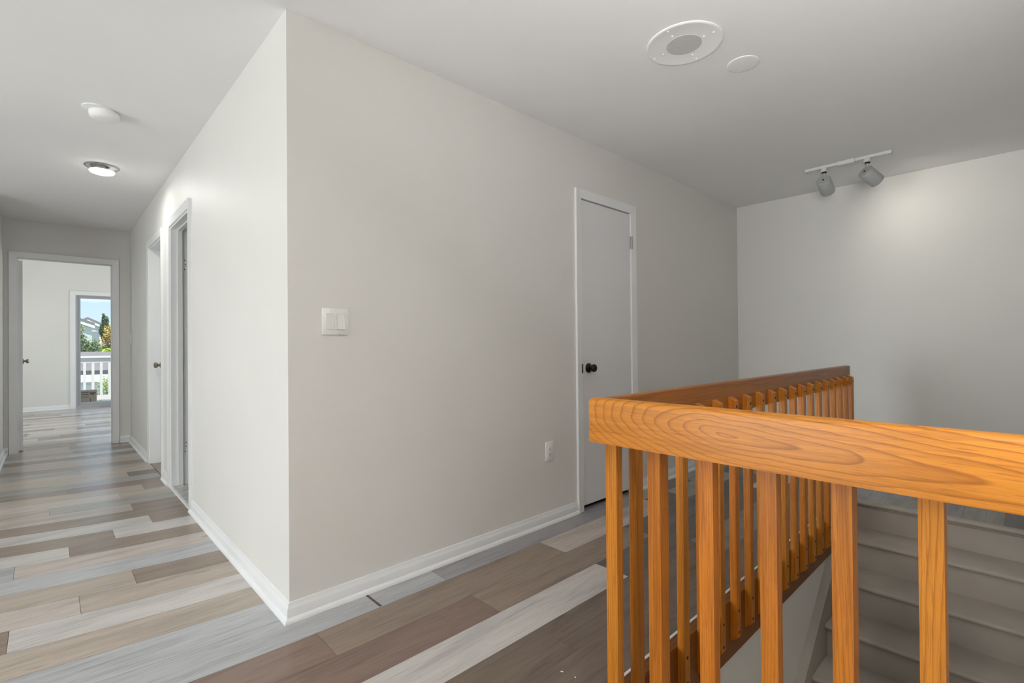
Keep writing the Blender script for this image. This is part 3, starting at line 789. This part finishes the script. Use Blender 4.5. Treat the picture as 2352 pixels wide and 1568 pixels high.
M['siding'] = siding('white_clapboard', (.72, .74, .76)); M['shingle'] = shingles('grey_shingles', (.17, .165, .17)); M['roof2'] = shingles('pale_shingles', (.42, .42, .44)); M['housewin'] = plain('window_dark', (.30, .34, .37), .2)
def foliage(name, a, b, c):
    t = NT(name); n = t.noise(t.obj(), 1.7, 4, .6); n2 = t.noise(t.obj(), 9, 2)
    f = t.math('ADD', t.math('MULTIPLY', n.outputs[0], .6), t.math('MULTIPLY', n2.outputs[0], .4))
    t.l(t.ramp(f, [(.36, a), (.5, b), (.64, c)]), t.b.inputs['Base Color']); t.set(Roughness=.7)
    t.b.inputs['Specular IOR Level'].default_value = .2
    return t.m
def leaves(parent, blobs, n, size, mat, seed):
    rr = random.Random(seed); mb = MB(); tot = sum(b[3]*b[4]*b[5] for b in blobs)
    for (cx, cy, cz, rx, ry, rz) in blobs:
        m = int(n*rx*ry*rz/tot)+20
        for _ in range(m):
            d = Vector((rr.gauss(0, 1), rr.gauss(0, 1), rr.gauss(0, 1))).normalized(); q = rr.random()**.35*(1+.18*rr.uniform(-1, 1))
            p = Vector((cx+d.x*rx*q, cy+d.y*ry*q, cz+d.z*rz*q))
            u = Vector((rr.uniform(-1, 1), rr.uniform(-1, 1), rr.uniform(-1, 1))).normalized(); v = u.orthogonal().normalized()
            s = size*rr.uniform(.6, 1.4)
            mb.bm.faces.new([mb.bm.verts.new(p-u*s), mb.bm.verts.new(p+v*s*.45), mb.bm.verts.new(p+u*s), mb.bm.verts.new(p-v*s*.45)])
    return mb.build('foliage', mat, parent)
def tree(name, x, y, z0, htop, blobs, n, size, mat, seed, label, cat='tree', trunk=.09, group=None):
    r = tag(empty(name, (x, y, z0)), label, cat, group)
    mb = MB(); mb.lathe_axis((0, 0, 0), (.1, 0, (htop-z0)*.85), [(0, trunk), (.5, trunk*.7), (1, trunk*.2)], 10)
    bark = M.get('bark') or M.setdefault('bark', plain('bark', (.14, .10, .07), .9))
    for k in range(5):
        a = k*2.2+seed; zz = (htop-z0)*(.4+.1*k)
        mb.tube([(0, 0, zz*.8), (math.cos(a)*.12, math.sin(a)*.12, zz), (math.cos(a)*.22, math.sin(a)*.22, zz*1.08)], trunk*.25, 6)
    mb.build('trunk', bark, r, smooth=True)
    leaves(r, blobs, n, size, mat, seed)
    return r
GZ = -3.1
mb = MB(); mb.box((-40, NY+2.2, GZ-.3), (60, 80, GZ))
tag(mb.build('ground', foliage('grass', (.09, .13, .04), (.13, .18, .06), (.20, .22, .10))), 'green ground far below the balcony', 'ground', kind='structure')
mb = MB()
for k in range(11):
    mb.box((-.8, NY+T+.004+k*.14, -.12), (3.4, NY+T+.136+k*.14, -.09), .003, 1)
mb.box((-.8, NY+T+.004, -.30), (3.4, NY+T+1.54, -.125))
tag(mb.build('balcony_deck', plain('weathered_deck', (.45, .43, .40), .7)), 'weathered plank deck of the balcony outside the glass door', 'balcony', kind='structure')
RY = 13.42
br_ = tag(empty('balcony_railing', (1.2, RY, -.09)), 'white balcony railing with square pickets outside the glass door', 'railing')
wp = plain('white_exterior_paint', (.80, .80, .78), .5)
mb = MB(); mb.box((-1.9, -.045, .985), (2.1, .045, 1.025), .006, 2); mb.box((-1.9, -.02, .895), (2.1, .02, .9845)); mb.build('top_rail', wp, br_)
mb = MB(); mb.box((-1.9, -.02, .112), (2.1, .02, .205), .004, 1); mb.build('bottom_rail', wp, br_)
for k in range(28):
    x = -1.86+k*.1325
    mb = MB(); mb.box((x-.0215, -.019, .2055), (x+.0215, .019, .8945)); mb.build('picket', wp, br_)
for x in (-1.9, 2.06):
    mb = MB(); mb.box((x, -.045, 0), (x+.09, .045, .9845)); mb.build('post', wp, br_)
# cardboard box
bx = tag(empty('cardboard_box', (.578, 13.07, -.0898)), 'small brown cardboard box with dark printed lines on the balcony', 'box')
mb = MB(); mb.box((-.122, -.09, 0), (.122, .09, .350), .002, 1); mb.build('carton', plain('cardboard', (.42, .32, .24), .8), bx)
ink = plain('printed_ink', (.05, .03, .025), .7)
mb = MB()
for z, x0, x1 in ((.310, -.112, -.004), (.272, -.112, -.004), (.222, -.112, -.004), (.300, .010, .112), (.285, .010, .090), (.268, .03, .085)):
    mb.box((x0, -.0912, z-.006), (x1, -.0900, z+.006))
mb.build('printed_lines', ink, bx)
mb = MB(); mb.box((-.112, -.0912, .03), (.0, -.0900, .035)); mb.box((.02, -.0912, .10), (.03, -.09, .19)); mb.build('printed_marks', ink, bx)
# houses
def gable_house(name, x0, x1, y0, y1, zb, ze, zr, label, wins, ridge='x', over=.35):
    r = tag(empty(name, ((x0+x1)/2, (y0+y1)/2, zb)), label, 'house')
    cx, cy = (x0+x1)/2, (y0+y1)/2
    X0, X1, Y0, Y1 = x0-cx, x1-cx, y0-cy, y1-cy
    mb = MB(); mb.box((X0, Y0, 0), (X1, Y1, ze-zb))
    if ridge == 'y':
        mb.poly_prism([(X0, ze-zb), (X1, ze-zb), (0, zr-zb)], Y0, Y1, 'y')
    else:
        mb.poly_prism([(Y0, ze-zb), (Y1, ze-zb), (0, zr-zb)], X0, X1, 'x')
    mb.build('wall', M['siding'], r)
    mb = MB(); th = .14
    if ridge == 'y':
        sl = (zr-ze)/X1; a = X1+over
        for sg in (1, -1): mb.poly_prism([(0, zr-zb+.02), (sg*a, zr-zb-sl*a+.02), (sg*a, zr-zb-sl*a+.02+th), (0, zr-zb+.02+th)], Y0-over, Y1+over, 'y')
    else:
        sl = (zr-ze)/Y1; a = Y1+over
        for sg in (1, -1): mb.poly_prism([(0, zr-zb+.02), (sg*a, zr-zb-sl*a+.02), (sg*a, zr-zb-sl*a+.02+th), (0, zr-zb+.02+th)], X0-over, X1+over, 'x')
    mb.build('roof', M['shingle'] if ridge == 'x' else M['roof2'], r)
    mb = MB()
    if ridge == 'y':
        for sg in (1, -1): mb.poly_prism([(0, zr-zb-.10), (sg*a, zr-zb-sl*a-.10), (sg*a, zr-zb-sl*a+.02), (0, zr-zb+.02)], Y0-over-.01, Y0-over+.03, 'y')
    else:
        mb.box((X0-over, Y0-over-.02, ze-zb-sl*over-.14), (X1+over, Y0-over+.03, ze-zb-sl*over+.05))
    mb.build('fascia_trim', wp, r)
    for (wx, wz, ww, wh) in wins:
        f = MB(); f.box((wx-cx-ww/2-.06, Y0-.03, wz-zb-.06), (wx-cx+ww/2+.06, Y0+.01, wz-zb+wh+.06)); fo = f.build('window', wp, r)
        g = MB(); g.box((wx-cx-ww/2, Y0-.035, wz-zb), (wx-cx+ww/2, Y0-.02, wz-zb+wh)); g.build('pane', M['housewin'], fo)
    return r
gable_house('house', -4.46, 1.456, 30, 33.5, GZ, 2.161, 3.34, 'white clapboard house with its rake sloping down to the right, left beyond the balcony', [(.35, .2, .8, 1.2)], ridge='y', over=.10)
gable_house('house', .88, 2.119, 34.5, 42, GZ, 2.265, 2.60, 'narrow white clapboard house further back with a window, beside the pine tip', [(1.80, 1.15, .36, .85)], ridge='y', over=.10)
gable_house('garage', -4.0, 5.0, 17, 22, GZ, .39, .84, 'low white building with a weathered grey shingle roof behind the pickets', [], ridge='x', over=.15)
mix1 = foliage('evergreen_leaves', (.05, .10, .035), (.11, .18, .06), (.24, .30, .12))
mix2 = foliage('autumn_leaves', (.26, .17, .04), (.46, .32, .08), (.62, .45, .12))
mix3 = foliage('bright_green_leaves', (.18, .34, .03), (.34, .52, .05), (.5, .66, .12))
mix4 = foliage('dark_pine_needles', (.03, .07, .03), (.06, .12, .05), (.12, .18, .08))
tree('juniper_tree', .92, 24.0, GZ, 1.6, [(-.06, 0, 4.25, .24, .3, .50), (.28, 0, 4.05, .30, .3, .45), (.1, 0, 3.75, .60, .4, .42), (-.05, 0, 4.85, .07, .07, .22), (.2, 0, 3.1, .8, .5, .5)], 7000, .045, mix1, 3, 'feathery green juniper rising above the balcony railing')
tree('autumn_tree', 1.83, 25.6, GZ, 2.0, [(.02, 0, 4.75, .28, .3, .42), (-.06, .1, 4.3, .30, .3, .52), (.35, 0, 4.5, .42, .4, .8), (.1, 0, 3.8, .5, .4, .5)], 5200, .045, mix2, 5, 'yellow and brown autumn tree at the right of the glass door view')
tree('pine_tree', 1.80, 28.0, GZ, 2.5, [(0, 0, 5.38, .12, .12, .26), (.0, 0, 4.95, .20, .2, .36), (-.05, .0, 5.62, .05, .05, .12)], 2200, .05, mix4, 6, 'dark pine tip standing above the autumn tree')
tree('leafy_bush', 1.56, 22.9, GZ, .9, [(0, 0, 4.05, .16, .15, .14), (.1, 0, 3.75, .2, .15, .25)], 900, .05, mix3, 8, 'bright green leafy bush just above the railing, right side', 'bush')
tree('shrub', 1.0, 15.7, GZ, .3, [(.04, 0, 3.27, .17, .15, .24), (-.20, 0, 3.02, .2, .15, .16), (0, 0, 2.6, .45, .2, .3)], 2200, .026, foliage('shrub_leaves', (.12, .19, .04), (.30, .40, .10), (.55, .60, .22)), 9, 'loose yellow-green shrub seen between the balcony pickets', 'bush', .04)

# --------------------------------------------------------- world and lights
wd = bpy.data.worlds.new('sky'); C.world = wd; wd.use_nodes = True; nt = wd.node_tree; nt.nodes.clear()
wo = nt.nodes.new('ShaderNodeOutputWorld'); bg = nt.nodes.new('ShaderNodeBackground')
tc = nt.nodes.new('ShaderNodeTexCoord'); sp_ = nt.nodes.new('ShaderNodeSeparateXYZ'); nt.links.new(tc.outputs['Generated'], sp_.inputs[0])
gr = nt.nodes.new('ShaderNodeValToRGB'); nt.links.new(sp_.outputs[2], gr.inputs[0])
e = gr.color_ramp.elements; e[0].position = 0; e[0].color = (.66, .80, .93, 1); e[1].position = .6; e[1].color = (.22, .42, .78, 1)
m_ = e.new(.08); m_.color = (.52, .71, .92, 1)
mp = nt.nodes.new('ShaderNodeMapping'); mp.inputs['Scale'].default_value = (3, 3, 16); nt.links.new(tc.outputs['Generated'], mp.inputs[0])
nz = nt.nodes.new('ShaderNodeTexNoise'); nz.inputs['Scale'].default_value = 2.2; nz.inputs['Detail'].default_value = 5; nt.links.new(mp.outputs[0], nz.inputs['Vector'])
rp = nt.nodes.new('ShaderNodeValToRGB'); rp.color_ramp.elements[0].position = .46; rp.color_ramp.elements[1].position = .70; nt.links.new(nz.outputs[0], rp.inputs[0])
mx = nt.nodes.new('ShaderNodeMix'); mx.data_type = 'RGBA'; mx.inputs[7].default_value = (.92, .94, .97, 1)
nt.links.new(rp.outputs[0], mx.inputs[0]); nt.links.new(gr.outputs[0], mx.inputs[6]); nt.links.new(mx.outputs[2], bg.inputs[0]); nt.links.new(bg.outputs[0], wo.inputs[0])
bg.inputs['Strength'].default_value = 1.35

def sun(name, energy, rot, ang=.6):
    l = bpy.data.lights.new(name, 'SUN'); l.energy = energy; l.angle = math.radians(ang); l.color = (1, .96, .90)
    o = bpy.data.objects.new(name, l); COL.objects.link(o); o.rotation_euler = rot
sun('sun', 9.0, (math.radians(17), 0, math.radians(12)))
def area(name, loc, rot, sx, sy, power, col=(.985, .985, .975)):
    l = bpy.data.lights.new(name, 'AREA'); l.shape = 'RECTANGLE'; l.size = sx; l.size_y = sy; l.energy = power; l.color = col
    o = bpy.data.objects.new(name, l); COL.objects.link(o); o.location = loc; o.rotation_euler = rot
PI = math.pi
LP = dict(west2=10, bounce_fill=72, west=127, bed=60, up=20, hall=5.2, spots=5.5, low=5)
area('daylight_west_door', (XS-T-.05, 2.10, 1.08), (0, -PI/2, 0), 2.0, 2.0, LP['west'])
area('added_fill_west_window', (XS-T-.05, 4.4, 1.4), (0, -PI/2, 0), 1.4, 1.6, LP['west2'])  # added light at the added window, brightens the hallway
area('added_fill_bedroom_west', (-1.7-T-.05, 9.75, 1.4), (0, -PI/2, 0), 1.4, 2.2, LP['bed'])  # added light outside an invented side window, brightens the bedroom
area('added_fill_bedroom_east', (3.2+T+.05, 9.9, 1.4), (0, PI/2, 0), 1.4, 2.5, LP['bed'])  # same added bedroom light from the opposite side
area('added_bounce_fill', (.05, -.25, 1.35), Vector((.50, -.38, .78)).to_track_quat('-Z', 'Y').to_euler(), .80, .80, LP['bounce_fill'], (1, .99, .97))  # unseen fill light added behind the camera to even out the ceiling
area('added_ceiling_fill', (-1.1, -.5, 1.80), (PI, 0, 0), .6, .6, LP['up'], (1, .985, .96))  # added upward fill for the ceiling, no lamp modelled here
area('added_stairwell_fill', (1.75, .3, -.75), (0, 0, 0), .3, .3, LP['low'], (1, .95, .88))  # added fill that brightens the stairwell, no fixture there
area('hall_lamp_light', (.293, 4.79, H-.062), (0, 0, 0), .12, .12, LP['hall'], (1, .985, .95))
def spot(name, loc, d, power, ang=100, blend=1.0, col=(1, .95, .86)):
    l = bpy.data.lights.new(name, 'SPOT'); l.energy = power; l.spot_size = math.radians(ang); l.spot_blend = blend; l.shadow_soft_size = .035; l.color = col
    o = bpy.data.objects.new(name, l); COL.objects.link(o); o.location = loc; o.rotation_euler = Vector(d).to_track_quat('-Z', 'Y').to_euler()
a_, p_ = math.radians(32), math.radians(32)
spot('spot_bulb', Vector((4.385, .835, H-.128))+Vector((math.cos(a_)*math.cos(p_), -math.cos(a_)*math.sin(p_), -math.sin(a_)))*.106, (.60, -.28, -.30), LP['spots'], 120)

# ------------------------------------------------------------------ camera
cam = bpy.data.cameras.new('camera'); co = bpy.data.objects.new('camera', cam); COL.objects.link(co); C.camera = co
cam.sensor_fit = 'HORIZONTAL'; cam.sensor_width = 36; cam.lens = 1131.5/2352*36; cam.clip_start = .02; cam.clip_end = 300
yaw, pit, rol = .7545, .0065, -.0086
F = Vector((math.sin(yaw), math.cos(yaw), 0)); Rr = Vector((math.cos(yaw), -math.sin(yaw), 0)); U = Vector((0, 0, 1))
F2 = F*math.cos(pit)+U*math.sin(pit); U2 = U*math.cos(pit)-F*math.sin(pit)
R3 = Rr*math.cos(rol)+U2*math.sin(rol); U3 = U2*math.cos(rol)-Rr*math.sin(rol)
m = Matrix(((R3.x, U3.x, -F2.x, 0), (R3.y, U3.y, -F2.y, 0), (R3.z, U3.z, -F2.z, 1.10), (0, 0, 0, 1)))
co.matrix_world = m
C.view_settings.view_transform = 'Standard'; C.view_settings.look = 'None'; C.view_settings.gamma = 1
C.view_settings.use_curve_mapping = False
C.view_settings.exposure = 0.0
